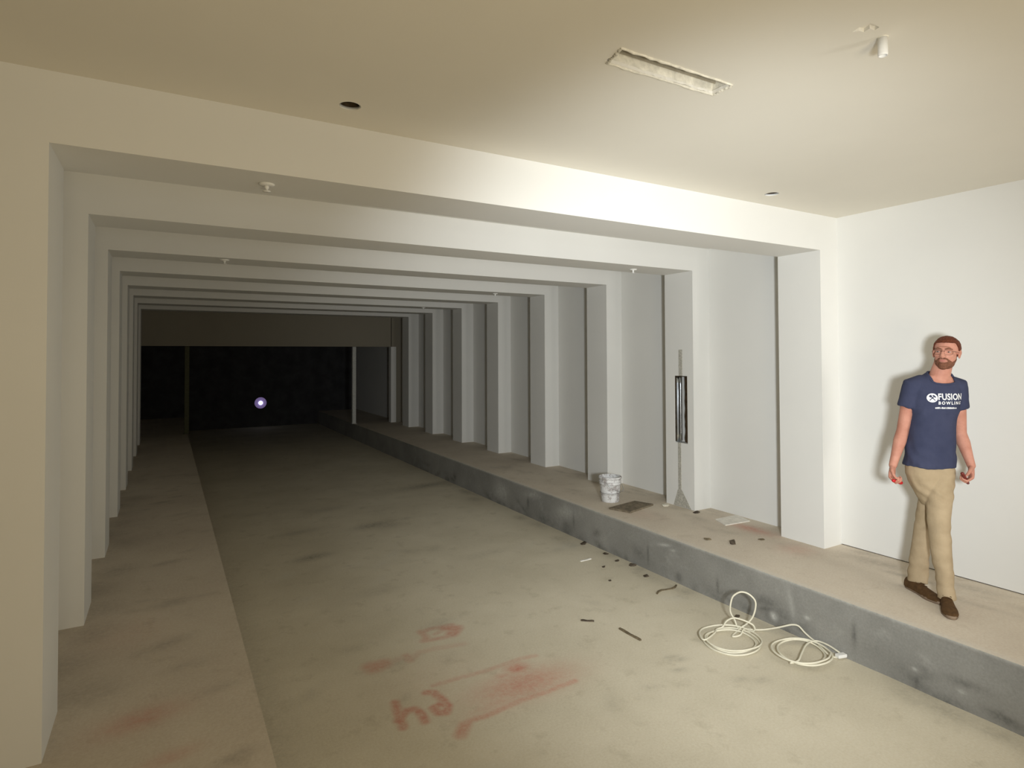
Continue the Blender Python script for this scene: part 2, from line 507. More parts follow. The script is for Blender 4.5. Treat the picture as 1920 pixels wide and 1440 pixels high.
outer = [(RX0-.1, RY0-.1), (XW+.1, RY0-.1), (XW+.1, Y0+.05), (RX0-.1, Y0+.05)]
es = loop(outer, ZC)[1]; hv = {}
for n, p in HOLES.items():
    v, e = loop(p, ZC); es += e; hv[n] = v
bmesh.ops.triangle_fill(bm, use_beauty=True, edges=es)
for n, vs in hv.items():                        # cut plasterboard edge
    top = [bm.verts.new((v.co.x, v.co.y, ZC+.014)) for v in vs]
    m = len(vs)
    for i in range(m):
        j = (i+1) % m
        bm.faces.new((vs[i], vs[j], top[j], top[i])).material_index = 1 if n == 'patch' else 0
    if n == 'patch': bm.faces.new(top).material_index = 1
me = bpy.data.meshes.new('ceiling'); bm.to_mesh(me); bm.free()
o = link('ceiling', me, [M_CEIL, M_PATCH]); tag(o, 'beige painted room ceiling with cut-outs', kind='structure')
bm = bmesh.new(); box(bm, RX0-.2, XW+.3, RY0-.2, Y0+.1, ZC+.3, ZC+.32); struct('ceiling_void', bm, M_DARK)

M_WHITE = plain('white_plastic', (.86, .85, .81), .45, .4, 0, .05, 20, .02)
M_CAN = plain('dark_can_lining', (.05, .035, .02), .7, .2, 0, .6, 30)
M_STEEL = plain('galvanised_steel', (.62, .66, .70), .22, .5, 1.0, .18, 8, .05)
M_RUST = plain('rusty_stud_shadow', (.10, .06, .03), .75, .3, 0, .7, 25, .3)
for (x, y), lab in (((.770, 2.912), 'round dark recessed light hole in ceiling, left above the opening'), ((4.004, 2.943), 'small round recessed light hole near the right wall corner')):
    r = empty('recessed_light_can', (x, y, ZC)); tag(r, lab, 'recessed light', 'recessed light holes in the room ceiling')
    bm = bmesh.new(); lathe(bm, [(.050, .014), (.050, .12), (.03, .14)], 32, False, True); obj('can_housing', bm, M_CAN, r, True)
    bm = bmesh.new(); lathe(bm, [(.0518, .001), (.0518, .013), (.047, .013), (.047, .001)], 32, False, False)
    vs = list(bm.verts); obj('trim_ring', bm, M_WHITE, r, True)
    bm = bmesh.new(); lathe(bm, [(.012, .05), (.012, .13)], 16); obj('lamp_socket', bm, M_RUST, r, True)

M_FILLD = plain('dark_bar', (.34, .30, .22), .7)
M_BARE = plain('bare_plaster', (.70, .66, .55), .85, .2, 0, .25, 18, .5)
r = empty('linear_light_recess', (1.893, 1.886, ZC)); tag(r, 'long narrow unfinished slot cut in the ceiling with rough plaster edges', 'ceiling slot')
bm = bmesh.new()                                # inverted trough
prof = [(-.055, .012), (-.050, .055), (-.020, .06), (-.012, .052), (.012, .052), (.02, .06), (.050, .055), (.055, .012)]
a = [bm.verts.new((-.325, y, z)) for y, z in prof]; b = [bm.verts.new((.322, y, z)) for y, z in prof]
for i in range(len(prof)-1): bm.faces.new((a[i], a[i+1], b[i+1], b[i]))
bm.faces.new(a); bm.faces.new(b[::-1]); obj('trough', bm, M_BARE, r)
bm = bmesh.new()
for p, q in (((-.327, -.060), (.325, -.060)), ((-.30, .061), (.325, .058)), ((.326, -.058), (.33, .058)), ((-.326, -.058), (-.30, .060))):
    n = 22; pts = []; rd = []
    for i in range(n):
        t = i/(n-1); pts.append((p[0]+(q[0]-p[0])*t+random.uniform(-.003, .003), p[1]+(q[1]-p[1])*t+random.uniform(-.003, .003), -.001)); rd.append(random.uniform(.004, .008))
    tube(bm, pts, rd, 8)
obj('plaster_lip', bm, M_BARE, r, True)
bm = bmesh.new(); box(bm, -.30, .30, -.030, -.022, .020, .05); box(bm, -.30, .30, .014, .020, .030, .05); obj('dark_bars', bm, M_FILLD, r)  # added dark bars stand in for the slot's shaded inner lines

r = empty('conduit_stub', (2.394, 1.262, ZC)); tag(r, 'short white plastic pipe stub hanging from the ceiling', 'pipe')
bm = bmesh.new(); lathe(bm, [(.0135, .0), (.0175, .0), (.0178, -.066), (.0165, -.072), (.0135, -.072), (.0135, -.004)], 28, False, True)
obj('pipe', bm, M_WHITE, r, True)
bm = bmesh.new(); lathe(bm, [(.0182, .002), (.0198, -.0015), (.0185, -.003), (.0165, -.002)], 28, False, False); obj('collar', bm, M_BARE, r, True)

def sprinkler(x, y, lab):
    r = empty('sprinkler_head', (x, y, ZT)); tag(r, lab, 'sprinkler', 'white sprinkler heads under the frames')
    bm = bmesh.new(); lathe(bm, [(.040, .0), (.041, -.003), (.034, -.010), (.016, -.012)], 28); obj('escutcheon', bm, M_WHITE, r, True)
    bm = bmesh.new(); lathe(bm, [(.011, -.010), (.012, -.022), (.007, -.026), (.007, -.036)], 18); obj('sprinkler_body', bm, M_WHITE, r, True)
    bm = bmesh.new(); lathe(bm, [(.004, -.036), (.020, -.038), (.021, -.041), (.004, -.043)], 20); obj('deflector', bm, M_WHITE, r, True)
    return r
sprinkler(.454, 3.389, 'white sprinkler head under the front beam, largest one')
sprinkler(.468, 6.26, 'small white sprinkler head at left under a farther beam')
sprinkler(4.327, 4.884, 'white sprinkler head at right, above the pillar with the slot')
sprinkler(4.221, 7.80, 'small white sprinkler head at right under a deeper beam')
sprinkler(4.241, 10.72, 'tiny farthest white sprinkler head at right')

# steel stud in the pillar slot
r = empty('steel_stud', (XR+.032, 4.84, 1.10)); tag(r, 'shiny steel stud exposed in the slot of the right pillar', 'metal stud')
bm = bmesh.new()
prof = [(.0, .087), (.0, .075), (.02, .070), (.022, .055), (.0, .050), (-.006, .018), (.002, .012), (.012, .018), (.016, .046), (.045, .048), (.042, .078), (.008, .086)]
rings = [[Vector((x+random.uniform(-.001, .001)-.02, y, z)) for x, y in prof] for z in np.linspace(0.0, .74, 9)]
ring_loft(bm, rings); obj('channel', bm, M_STEEL, r, True)
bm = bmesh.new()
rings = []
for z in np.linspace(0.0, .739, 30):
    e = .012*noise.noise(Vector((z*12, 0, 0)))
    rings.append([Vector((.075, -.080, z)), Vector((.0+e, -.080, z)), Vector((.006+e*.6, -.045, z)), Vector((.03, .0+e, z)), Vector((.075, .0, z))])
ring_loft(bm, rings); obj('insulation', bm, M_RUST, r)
bm = bmesh.new(); box(bm, -.026, .075, .088, .0965, .002, .738); box(bm, -.026, .075, -.0905, -.082, .002, .738); box(bm, -.026, .075, -.09, .096, .732, .7405); obj('slot_shade', bm, M_CAN, r)  # added dark boxes put shade on the slot's side walls
# filler strips above and below it
M_FILL = plain('grey_joint_filler', (.47, .45, .39), .9, .1, 0, .3, 60, .5)
def strip(z0, z1, w0, w1, yc, nm, lab):
    bm = bmesh.new(); rings = []
    n = 26
    for i in range(n):
        t = i/(n-1); z = z0+(z1-z0)*t; hw = (w1+(w0-w1)*max(0, (1-t)-.72)**1.0/.28)/2
        a = (hw*1.9-w1*.45 if t < .28 else hw)+.004*noise.noise(Vector((z*30, 1, 0))); b = hw+.004*noise.noise(Vector((z*30, 5, 0)))
        rings.append([Vector((XR+.001, yc-a, z)), Vector((XR-.0025, yc-a+.003, z)), Vector((XR-.0025, yc+b-.003, z)), Vector((XR+.001, yc+b, z))])
    ring_loft(bm, rings); o = obj(nm, bm, M_FILL); tag(o, lab, 'wall filler'); return o
strip(1.842, 2.135, .058, .058, 4.845, 'filler_strip', 'grey filler strip on the pillar above the slot')
bm_ = strip(.385, 1.095, .20, .05, 4.87, 'filler_strip', 'long grey filler strip on the pillar below the slot')

# posts in the far opening
M_POSTD = plain('dimmed_post', (.10, .10, .055), .8)  # weaker light on the left post, put into its colour
M_POST = plain('pale_painted_post', (.60, .60, .56), .7)
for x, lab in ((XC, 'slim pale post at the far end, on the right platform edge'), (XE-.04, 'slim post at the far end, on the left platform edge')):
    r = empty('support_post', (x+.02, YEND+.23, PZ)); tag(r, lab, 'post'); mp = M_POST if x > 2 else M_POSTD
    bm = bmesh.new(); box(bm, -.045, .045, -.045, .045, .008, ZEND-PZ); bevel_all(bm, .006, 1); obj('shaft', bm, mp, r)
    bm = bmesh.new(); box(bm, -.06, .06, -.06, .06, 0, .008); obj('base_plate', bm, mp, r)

# small glowing lamp on the dark wall far behind
r = empty('signal_lamp', (2.40, YBACK-.001, .70)); tag(r, 'small round white lamp with a violet flare ring in the far darkness', 'lamp')
def emis(name, col, st):
    m, nt, b = newmat(name, .5); b.inputs['Base Color'].default_value = c4(*col)
    b.inputs['Emission Color'].default_value = c4(*col); b.inputs['Emission Strength'].default_value = st
    return m
def disc_lathe(prof, mat, nm, parent):
    bm = bmesh.new(); lathe(bm, prof, 36)
    bmesh.ops.rotate(bm, verts=bm.verts, cent=(0, 0, 0), matrix=Matrix.Rotation(math.pi/2, 3, 'X'))
    return obj(nm, bm, mat, parent, True)
disc_lathe([(.19, 0), (.19, .03), (.17, .035)], plain('lamp_housing', (.05, .04, .06), .4), 'housing', r)
disc_lathe([(.165, .034), (.15, .05), (.10, .06), (.07, .05)], emis('violet_flare', (.30, .22, .50), .35), 'lens', r)  # camera flare around the bulb, modelled as a glowing ring
disc_lathe([(.055, .05), (.05, .07), (.02, .08)], emis('white_bulb', (.85, .92, 1.0), 4), 'bulb', r)

# ------------------------------------------------------------------ bucket
def bucket_mat():
    m, nt, b = newmat('plaster_smeared_plastic', .6, .3)
    co = objco(nt)
    f = ramp(nt, nz(nt, 12, 6, .65, co), .52, .60)
    g = ramp(nt, nz(nt, 34, 5, .7, co), .52, .60)
    base = mix(nt, f, c4(.78, .78, .77), c4(.46, .43, .41))
    base = mix(nt, math_(nt, 'MULTIPLY', g, .45), base, c4(.22, .17, .17))
    nt.links.new(base, b.inputs['Base Color']); bump(nt, b, f, .4, .004)
    return m
M_BUCK = bucket_mat()
r = empty('bucket', (4.475, 5.475, PZ)); tag(r, 'white plastic bucket smeared with dried plaster on the right platform', 'bucket')
bm = bmesh.new()
lathe(bm, [(.098, .0), (.102, .004), (.110, .10), (.116, .16), (.121, .205), (.127, .207), (.128, .212), (.122, .214), (.123, .232), (.130, .234), (.131, .239), (.124, .241), (.125, .268),
           (.133, .270), (.134, .288), (.128, .290), (.121, .288), (.119, .20), (.103, .02)], 48, True, True)
obj('pail', bm, M_BUCK, r, True)
bm = bmesh.new(); hp = [(.13*math.cos(a), .13*math.sin(a)*.98-.012, .255-.10*math.sin(a)) for a in np.linspace(math.pi*1.0, math.pi*2.0, 24)]
hp = [(x, y-.004, .24-.11*abs(math.sin(a))) for (x, y, z), a in zip(hp, np.linspace(math.pi, 2*math.pi, 24))]
hp = [(x*1.06, y*1.06, z) for x, y, z in hp]
tube(bm, hp, .0025, 8); o = obj('handle', bm, M_STEEL, r, True); o.rotation_euler = (0, 0, .35)
bm = bmesh.new(); lathe(bm, [(.105, .10), (.117, .105)], 32, True, True); obj('dried_contents', bm, plain('dried_mud', (.13, .12, .11), .9), r)

# ------------------------------------------------------------------ boards lying on the platform
def slab(nm, pts, z0, z1, mat_top, mat_side, lab, cat):
    cx = sum(p[0] for p in pts)/4; cyy = sum(p[1] for p in pts)/4
    bm = bmesh.new()
    a = [bm.verts.new((x-cx, y-cyy, 0)) for x, y in pts]; b = [bm.verts.new((x-cx, y-cyy, z1-z0)) for x, y in pts]
    f = bm.faces.new(b); bm.faces.new(a[::-1])
    for i in range(4):
        j = (i+1) % 4; bm.faces.new((a[i], a[j], b[j], b[i]))
    ins = bmesh.ops.inset_individual(bm, faces=[f], thickness=.006, depth=0)
    for fc in bm.faces: fc.material_index = 1
    f.material_index = 0
    me = bpy.data.meshes.new(nm); bmesh.ops.recalc_face_normals(bm, faces=bm.faces); bm.to_mesh(me); bm.free()
    o = link(nm, me, [mat_top, mat_side]); o.location = (cx, cyy, z0); tag(o, lab, cat); return o
M_BROWNT = plain('brown_dusty_face', (.20, .165, .115), .85, .2, 0, .35, 22, .2)
M_PALE = plain('pale_board', (.80, .76, .68), .8, .2, 0, .12, 20, .2)
M_PALEE = plain('white_board_edge', (.88, .86, .80), .7)
slab('board_offcut', [(4.222, 5.187), (4.310, 4.938), (4.753, 5.059), (4.672, 5.278)], PZ, PZ+.019, M_BROWNT, M_PALEE, 'flat brown faced board with a white edge in front of the bucket', 'board')
slab('board_offcut', [(4.884, 4.298), (4.803, 4.101), (5.139, 4.078), (5.21, 4.299)], PZ, PZ+.010, M_PALE, M_PALEE, 'flat pale board offcut beside the red stain on the platform', 'board')

# ------------------------------------------------------------------ debris
M_WOOD = plain('dark_wood_scrap', (.17, .135, .085), .85, .2, 0, .4, 40, .3)
M_CHIP = plain('dark_chip', (.09, .07, .05), .85, .2, 0, .5, 40, .3)
def stick(a, b, w_, h, z, mat, lab, nm='wood_scrap', cat='scrap', bend=0):
    a = Vector((a[0], a[1], 0)); b = Vector((b[0], b[1], 0)); L = (b-a).length; n = 7
    bm = bmesh.new(); rings = []
    for i in range(n):
        t = i/(n-1); x = (t-.5)*L; yy = bend*(math.sin(t*math.pi*2)); ww = w_/2*(.75+.25*math.sin(t*math.pi)); hh = h*(.8+.2*math.sin(t*9))
        rings.append([Vector((x, yy-ww, 0)), Vector((x, yy+ww, 0)), Vector((x, yy+ww*.85, hh)), Vector((x, yy-ww*.85, hh))])
    ring_loft(bm, rings)
    o = obj(nm, bm, mat); o.location = ((a+b)/2)+Vector((0, 0, z)); o.rotation_euler = (0, 0, math.atan2(b.y-a.y, b.x-a.x)); tag(o, lab, cat); return o
def chip(x, y, z, s, lab, mat, seed, h=.6, nm='rubble_chip'):
    rnd = random.Random(seed); bm = bmesh.new()
    pts = [bm.verts.new((rnd.uniform(-1, 1)*s, rnd.uniform(-1, 1)*s*.7, rnd.uniform(0, 1)*s*h)) for _ in range(14)]
    pts += [bm.verts.new((math.cos(a)*s*.8, math.sin(a)*s*.6, 0)) for a in (0, 1.2, 2.4, 3.6, 4.9)]
    r_ = bmesh.ops.convex_hull(bm, input=pts)
    bmesh.ops.delete(bm, geom=[v for v in bm.verts if not v.link_faces], context='VERTS')
    o = obj(nm, bm, mat); o.location = (x, y, z); tag(o, lab, 'debris'); return o
stick((2.99, 3.56), (3.0, 3.335), .022, .012, 0, M_WOOD, 'straight grey wood scrap lying left of the cable coils')
stick((2.82, 3.82), (2.90, 3.755), .016, .012, 0, M_CHIP, 'short dark splinter left of the straight wood scrap')
stick((3.70, 3.905), (3.99, 3.96), .02, .010, 0, M_WOOD, 'bent twig-like scrap near the foot of the curb', bend=.022)
stick((3.62, 4.905), (3.76, 4.913), .022, .008, 0, M_PALEE, 'short white plastic strip on the lane floor', 'plastic_strip')
chip(4.307, 3.879, PZ, .035, 'dark jagged scrap on the platform, left of the stone chip', M_WOOD, 1, .5)
chip(4.407, 3.676, PZ, .038, 'dark stone chip on the platform below the pale board', M_CHIP, 2, 1.1)
chip(4.73, 3.628, PZ, .034, 'flat dark splinter on the platform near the first pillar', M_WOOD, 3, .3)
chip(4.93, 4.60, PZ, .05, 'flat dark flake at the foot of the slotted pillar', M_CHIP, 4, .3)
chip(4.86, 4.98, PZ, .055, 'crumbled plaster at the rear foot of the slotted pillar', M_BARE, 5, .4)
for i, (x, y, s, lab) in enumerate(((3.947, 4.729, .028, 'dark chip below the curb, beside the white plastic strip'), (3.722, 4.66, .022, 'small dark chip in front of the white plastic strip'), (3.905, 4.265, .03, 'flat dark chip nearest the bent twig-like scrap'),
                     (3.98, 5.337, .045, 'dark crumb heap by the curb, farthest of the rubble'), (3.99, 4.55, .04, 'dark rubble against the curb foot'), (3.99, 4.95, .035, 'dark rubble by the curb behind the white strip'), (3.93, 3.25, .026, 'black chip seen through the raised cable loop'),
                     (3.55, 4.35, .018, 'tiny grey chip alone on the floor before the rubble'))):
    chip(x, y, 0, s, lab, M_CHIP, 20+i, .5)

# ------------------------------------------------------------------ white cable
pts = []
def coil(cx, cyy, r, turns, a0, zb, seed, sq=1.0):
    rnd = random.Random(seed); out = []
    n = int(turns*14)
    for i in range(n+1):
        a = a0+i/14*2*math.pi; k = i/14
        rr = r*(1+.11*math.sin(k*2.4+seed))+.010*math.sin(a*2+k)
        out.append((cx+rr*math.cos(a)+.012*math.sin(k*3), cyy+rr*math.sin(a)*sq+.012*math.cos(k*2.2), zb+.009*min(k, 4)+.004*math.sin(a*3)))
    return out
pts += coil(3.545, 2.985, .185, 3.1, 2.4, .006, 1)
pts += [(3.50, 3.10, .03), (3.58, 3.15, .02), (3.637, 3.141, .03), (3.656, 3.119, .078), (3.689, 3.081, .107), (3.73, 3.034, .101), (3.766, 2.992, .083), (3.781, 2.976, .066), (3.79, 2.98, .03), (3.76, 3.03, .012),
        (3.745, 3.09, .02), (3.731, 3.107, .073), (3.711, 3.131, .136), (3.718, 3.122, .228), (3.737, 3.1, .269), (3.764, 3.068, .29), (3.795, 3.03, .281), (3.822, 2.998, .242), (3.826, 2.994, .191), (3.812, 3.01, .114), (3.785, 3.043, .056),
        (3.757, 3.065, .03), (3.70, 3.06, .014), (3.61, 3.03, .010), (3.66, 3.0, .020), (3.74, 3.03, .034), (3.818, 3.017, .016), (3.89, 2.984, .012), (3.93, 2.91, .044), (3.959, 2.865, .066), (3.995, 2.816, .09), (4.015, 2.775, .092), (4.02, 2.73, .062),
        (4.024, 2.69, .041), (4.02, 2.64, .028), (3.985, 2.573, .022), (3.958, 2.51, .012), (3.971, 2.468, .008), (4.01, 2.458, .012), (4.02, 2.462, .022),
        (4.02, 2.50, .035), (4.02, 2.56, .045), (4.012, 2.622, .045), (3.975, 2.649, .04), (3.888, 2.634, .04), (3.762, 2.579, .04), (3.66, 2.536, .035), (3.60, 2.55, .03)]
pts += coil(3.80, 2.605, .175, 2.3, 3.6, .026, 4)[::1]
r = empty('electric_cable', (3.7, 2.8, 0)); tag(r, 'off-white cable lying in two loose coils with one raised loop beside the curb', 'cable')
cu = bpy.data.curves.new('cable_line', 'CURVE'); cu.dimensions = '3D'; cu.bevel_depth = .0062; cu.bevel_resolution = 3
path = catmull(pts, 5)
sp = cu.splines.new('POLY'); sp.points.add(len(path)-1)
for q, p in zip(sp.points, path): q.co = (p.x-3.7, p.y-2.8, max(p.z, .0055), 1)
tmp = bpy.data.objects.new('tmp', cu); C.objects.link(tmp)
dg = bpy.context.evaluated_depsgraph_get(); me = bpy.data.meshes.new_from_object(tmp.evaluated_get(dg)); bpy.data.objects.remove(tmp)
M_CABLE = plain('cable_sheath', (.74, .70, .56), .5, .35, 0, .06, 30, .02)
link('cable_line', me, M_CABLE, r, True)
bm = bmesh.new(); box(bm, -.035, .035, -.018, .018, 0, .022); bevel_all(bm, .004)
o = obj('plug', bm, M_WHITE, r); o.location = (.30, -.352, .012); o.rotation_euler = (0, 0, -.25)

# ------------------------------------------------------------------ the man
#__MAN__
MAN = (4.62, 2.20, PZ); RZ = math.radians(-64.54)      # local x: his left, y: away from the viewer, z up
MW = Matrix.Translation(MAN) @ Matrix.Rotation(RZ, 4, 'Z')
PHI = math.radians(25)
Lv = Vector((math.cos(PHI), math.sin(PHI), 0)); Fv = Vector((math.sin(PHI), -math.cos(PHI), 0))

def skinmat():
    m, nt, b = newmat('skin', .6, .25)
    co = objco(nt); f = nz(nt, 14, 5, .6, co)
    nt.links.new(ramp(nt, f, .3, .7, c4(.44, .19, .13), c4(.56, .275, .20)), b.inputs['Base Color'])
    b.inputs['Subsurface Weight'].default_value = .08; b.inputs['Subsurface Radius'].default_value = (.02, .008, .004)
    bump(nt, b, nz(nt, 120, 3, .5, co), .1, .002)
    return m
M_SKIN = skinmat()
def clothmat(name, a, b_, sc=7, bs=.5):
    m, nt, b = newmat(name, .9, .12)
    co = objco(nt); f = nz(nt, sc, 5, .55, co)
    nt.links.new(ramp(nt, f, .3, .7, c4(*a), c4(*b_)), b.inputs['Base Color'])
    n = nt.nodes.new('ShaderNodeMath'); n.operation = 'ADD'
    nt.links.new(nz(nt, 5, 3, .5, co), n.inputs[0])
    k = nt.nodes.new('ShaderNodeMath'); k.operation = 'MULTIPLY'; k.inputs[1].default_value = .08
    nt.links.new(nz(nt, 260, 2, .5, co), k.inputs[0]); nt.links.new(k.outputs[0], n.inputs[1])
    bump(nt, b, n.outputs[0], bs, .03)
    return m
M_SHIRT = clothmat('navy_cotton', (.040, .046, .085), (.056, .062, .108))
M_PANTS = clothmat('khaki_cotton', (.36, .275, .17), (.45, .35, .225), 9)
M_SHOE = plain('brown_suede', (.085, .045, .018), .85, .2, 0, .25, 40, .3)
M_SOLE = plain('tan_rubber', (.26, .19, .13), .8)
M_HAIR = plain('auburn_hair', (.13, .032, .012), .7, .3, 0, .45, 120, .8)
M_BEARD = plain('brown_beard', (.20, .085, .05), .8, .2, 0, .35, 140, .8)
M_INK = plain('white_print', (.80, .80, .80), .8, .2, 0, .03)
M_REDP = plain('red_plastic', (.55, .015, .02), .4, .4, 0, .05)
M_MAROON = plain('dark_red_plastic', (.16, .02, .015), .4, .4, 0, .1)
M_EYEW = plain('eye_white', (.42, .34, .30), .3); M_IRIS = plain('eye_iris', (.06, .04, .03), .3)
M_WIRE = plain('thin_brown_metal', (.20, .11, .08), .4, .4, .6)
M_LIP = plain('lip', (.42, .16, .13), .5)

def ering(c, a, b, seg=32, p=2.3, tilt=0):
    c = Vector(c); out = []
    for k in range(seg):
        t = 2*math.pi*k/seg; ct, st = math.cos(t), math.sin(t)
        x = a*abs(ct)**(2/p)*(1 if ct >= 0 else -1); y = b*abs(st)**(2/p)*(1 if st >= 0 else -1)
        out.append(c+Lv*x-Fv*y+Vector((0, 0, tilt*y)))
    return out

# torso sections: centre x, y, z, half width, half depth
TOR = [(.026, .030, .930, .150, .118), (.030, .032, 1.00, .143, .114), (.034, .034, 1.08, .138, .110), (.040, .034, 1.18, .141, .110),
       (.050, .034, 1.28, .149, .114), (.058, .030, 1.38, .154, .114), (.064, .028, 1.45, .156, .104), (.068, .028, 1.49, .148, .090), (.074, .028, 1.522, .122, .074), (.082, .028, 1.548, .086, .062)]
SHR = Vector((-.066, -.036, 1.472)); SHL = Vector((.194, .086, 1.472))
ELR = Vector((-.126, -.012, 1.15)); ELL = Vector((.208, .140, 1.14))
WRR = Vector((-.187, -.070, .905)); WRL = Vector((.264, .085, .925))

def hand(bm, wr, d, n, w_, curl=(38, 62, 50), s=1.0):
    """d: along the forearm, n: out of the palm, w_: towards the thumb"""
    d = Vector(d).normalized(); n = (Vector(n)-d*Vector(n).dot(d)).normalized(); w_ = (Vector(w_)-d*Vector(w_).dot(d)-n*Vector(w_).dot(n)).normalized()
    P = lambda a, b, c: wr+d*a*s+w_*b*s+n*c*s
    rot = Matrix((w_, d, n)).transposed()
    tube(bm, [P(-.02, 0, 0), P(.015, 0, 0), P(.03, 0, 0)], [.024, .024, .026], 14, (n, .72))
    rings = []
    for a, hw, hn in ((.005, .024, .018), (.03, .033, .018), (.06, .041, .017), (.085, .042, .014), (.094, .039, .011)):
        rings.append([P(a, hw*math.cos(t), hn*math.sin(t)) for t in np.linspace(0, 2*math.pi, 18, endpoint=False)])
    ring_loft(bm, rings)
    L = ((.044, .028, .022), (.048, .031, .023), (.045, .029, .022), (.036, .022, .019))
    for i, (l1, l2, l3) in enumerate(L):
        b = .0315-.0208*i; a0 = (.088, .092, .089, .081)[i]
        ang = 0; p = P(a0-.018, b*.95, 0); q = P(a0, b, .001); pts = [p, q]
        for l, c in zip((l1, l2, l3), curl):
            ang += math.radians(c+2*i); q = q+(d*math.cos(ang)+n*math.sin(ang))*l*s; pts.append(q)
        mid = []
        for u_, v_ in zip(pts, pts[1:]): mid += [u_, (u_+v_)/2]
        mid.append(pts[-1])
        r_ = (.0098, .0095, .0095, .0088, .0090, .0082, .0085, .0078, .0070)
        rr = [x*s*(.9 if i == 3 else 1) for x in r_]
        tube(bm, mid, rr, 12)
    th = [P(.018, .022, .006), P(.040, .043, .016), P(.066, .050, .030), P(.088, .040, .044)]
    tube(bm, th, [.0150*s, .0125*s, .0105*s, .0080*s], 12)
    return P

# one continuous body surface
bm = bmesh.new()
ring_loft(bm, [ering(t[:3], t[3]-.010, t[4]-.010) for t in TOR])
ring_loft(bm, [ering((.026, .03, z), a, b) for z, a, b in ((.80, .11, .08), (.86, .130, .095), (.94, .132, .10))])
tube(bm, [(.082, .030, 1.48), (.096, .026, 1.55), (.112, .024, 1.61), (.125, .02, 1.66)], [.076, .062, .057, .056], 22)
tube(bm, [SHR+Vector((.04, .02, .01)), SHR, (SHR+ELR)/2, ELR, ELR+(WRR-ELR)*.3, ELR+(WRR-ELR)*.75, WRR], [.055, .054, .045, .039, .041, .030, .026], 18)
tube(bm, [SHL-Vector((.04, .02, -.01)), SHL, (SHL+ELL)/2, ELL, ELL+(WRL-ELL)*.3, ELL+(WRL-ELL)*.75, WRL], [.055, .054, .045, .039, .041, .030, .026], 18)
tube(bm, [(-.030, .03, .88), (.020, .075, .68), (-.005, .095, .50), (-.030, .115, .32), (-.055, .085, .10), (-.05, .075, .06)], [.072, .056, .046, .044, .034, .034], 16)
tube(bm, [(.092, .03, .88), (.075, -.03, .68), (.073, -.075, .50), (.085, -.085, .32), (.105, -.10, .10), (.105, -.11, .06)], [.074, .060, .048, .046, .034, .034], 16)
PR = hand(bm, WRR, (-.10, -.22, -.97), (.92, -.35, 0), (-.35, -.92, .1), (48, 72, 55), .98)
PL = hand(bm, WRL, (-.02, -.30, -.95), (-.95, -.20, 0), (.15, -.97, .25), (48, 72, 55), .98)
# head
HC = Vector((.134, .012, 1.703)); HR = Matrix.Rotation(math.radians(-13), 3, 'Z') @ Matrix.Rotation(math.radians(3), 3, 'Y') @ Matrix.Rotation(math.radians(-4), 3, 'X')
hp = lambda x, y, z: HC+HR @ Vector((x, y, z))
def HE(b, c, r, **k): return ellip(b, hp(*c), r, HR, **k)
def headparts(b, g=0, face=True):
    HE(b, (0, .018, .036), (.073+g, .090+g, .078+g)); HE(b, (0, -.018, -.022), (.063+g, .068+g, .082+g))
    HE(b, (0, -.022, -.066), (.053+g, .058+g, .045+g)); HE(b, (0, -.066, -.096), (.024+g, .020+g, .020+g))
headparts(bm)
HE(bm, (0, -.074, .026), (.050, .016, .013)); HE(bm, (.034, -.056, -.020), (.024, .020, .022)); HE(bm, (-.034, -.056, -.020), (.024, .020, .022))
tube(bm, [hp(0, -.084, .020), hp(0, -.094, .0), hp(0, -.107, -.026), hp(0, -.100, -.034)], [.008, .010, .0125, .010], 12)
for s_ in (-1, 1):
    HE(bm, (.012*s_, -.092, -.031), (.009, .011, .008)); HE(bm, (.074*s_, .010, -.006), (.008, .018, .031), seg=14, rings=10); HE(bm, (.079*s_, .016, .006), (.006, .016, .020), seg=14, rings=10)
HE(bm, (0, -.084, -.053), (.024, .010, .006)); HE(bm, (0, -.083, -.066), (.021, .010, .007))
me = baked(bm, .0036, 5, .5)
body = link('person', me, M_SKIN, None, True); body.matrix_world = MW
tag(body, 'man in navy t-shirt and khaki trousers walking beside the bright wall', 'person')

def child(name, me_or_bm, mat, voxel=None, smooth=2, parent=None):
    if isinstance(me_or_bm, bmesh.types.BMesh):
        me_ = baked(me_or_bm, voxel, smooth) if voxel else None
        if me_ is None:
            bmesh.ops.recalc_face_normals(me_or_bm, faces=me_or_bm.faces)
            me_ = bpy.data.meshes.new(name); me_or_bm.to_mesh(me_); me_or_bm.free()
    else: me_ = me_or_bm
    return link(name, me_, mat, parent or body, True)

def crop(me_, keep):
    b = bmesh.new(); b.from_mesh(me_)
    bmesh.ops.delete(b, geom=[v for v in b.verts if not keep(v.co)], context='VERTS')
    b.to_mesh(me_); b.free(); return me_

# t-shirt
bm = bmesh.new()
ring_loft(bm, [ering((.024, .03, .905), .160, .128)]+[ering(t[:3], t[3]+.003+(.006 if t[2] < 1.05 else 0), t[4]+.004) for t in TOR[1:]]+[ering((.089, .026, 1.570), .068, .060)])
def sleeve(sh, el, side):
    e = sh+(el-sh)*.46
    tube(bm, [sh-Lv*side*.06+Vector((0, 0, .012)), sh, sh+(e-sh)*.5], [.068, .066, .064], 22)
    a = (el-sh).normalized(); r1 = a.orthogonal().normalized(); r2 = a.cross(r1); rg = []
    for t, rr in ((.05, .062), (.5, .063), (.8, .063), (1.0, .065)):
        c = sh+(e-sh)*t*1.03; rg.append([c+(r1*math.cos(q)+r2*math.sin(q))*rr for q in np.linspace(0, 2*math.pi, 26, endpoint=False)])
    ring_loft(bm, rg)
sleeve(SHR, ELR, -1); sleeve(SHL, ELL, 1)
me = baked(bm, .0055, 14, .6)
NN = [v.normal.copy() for v in me.vertices]
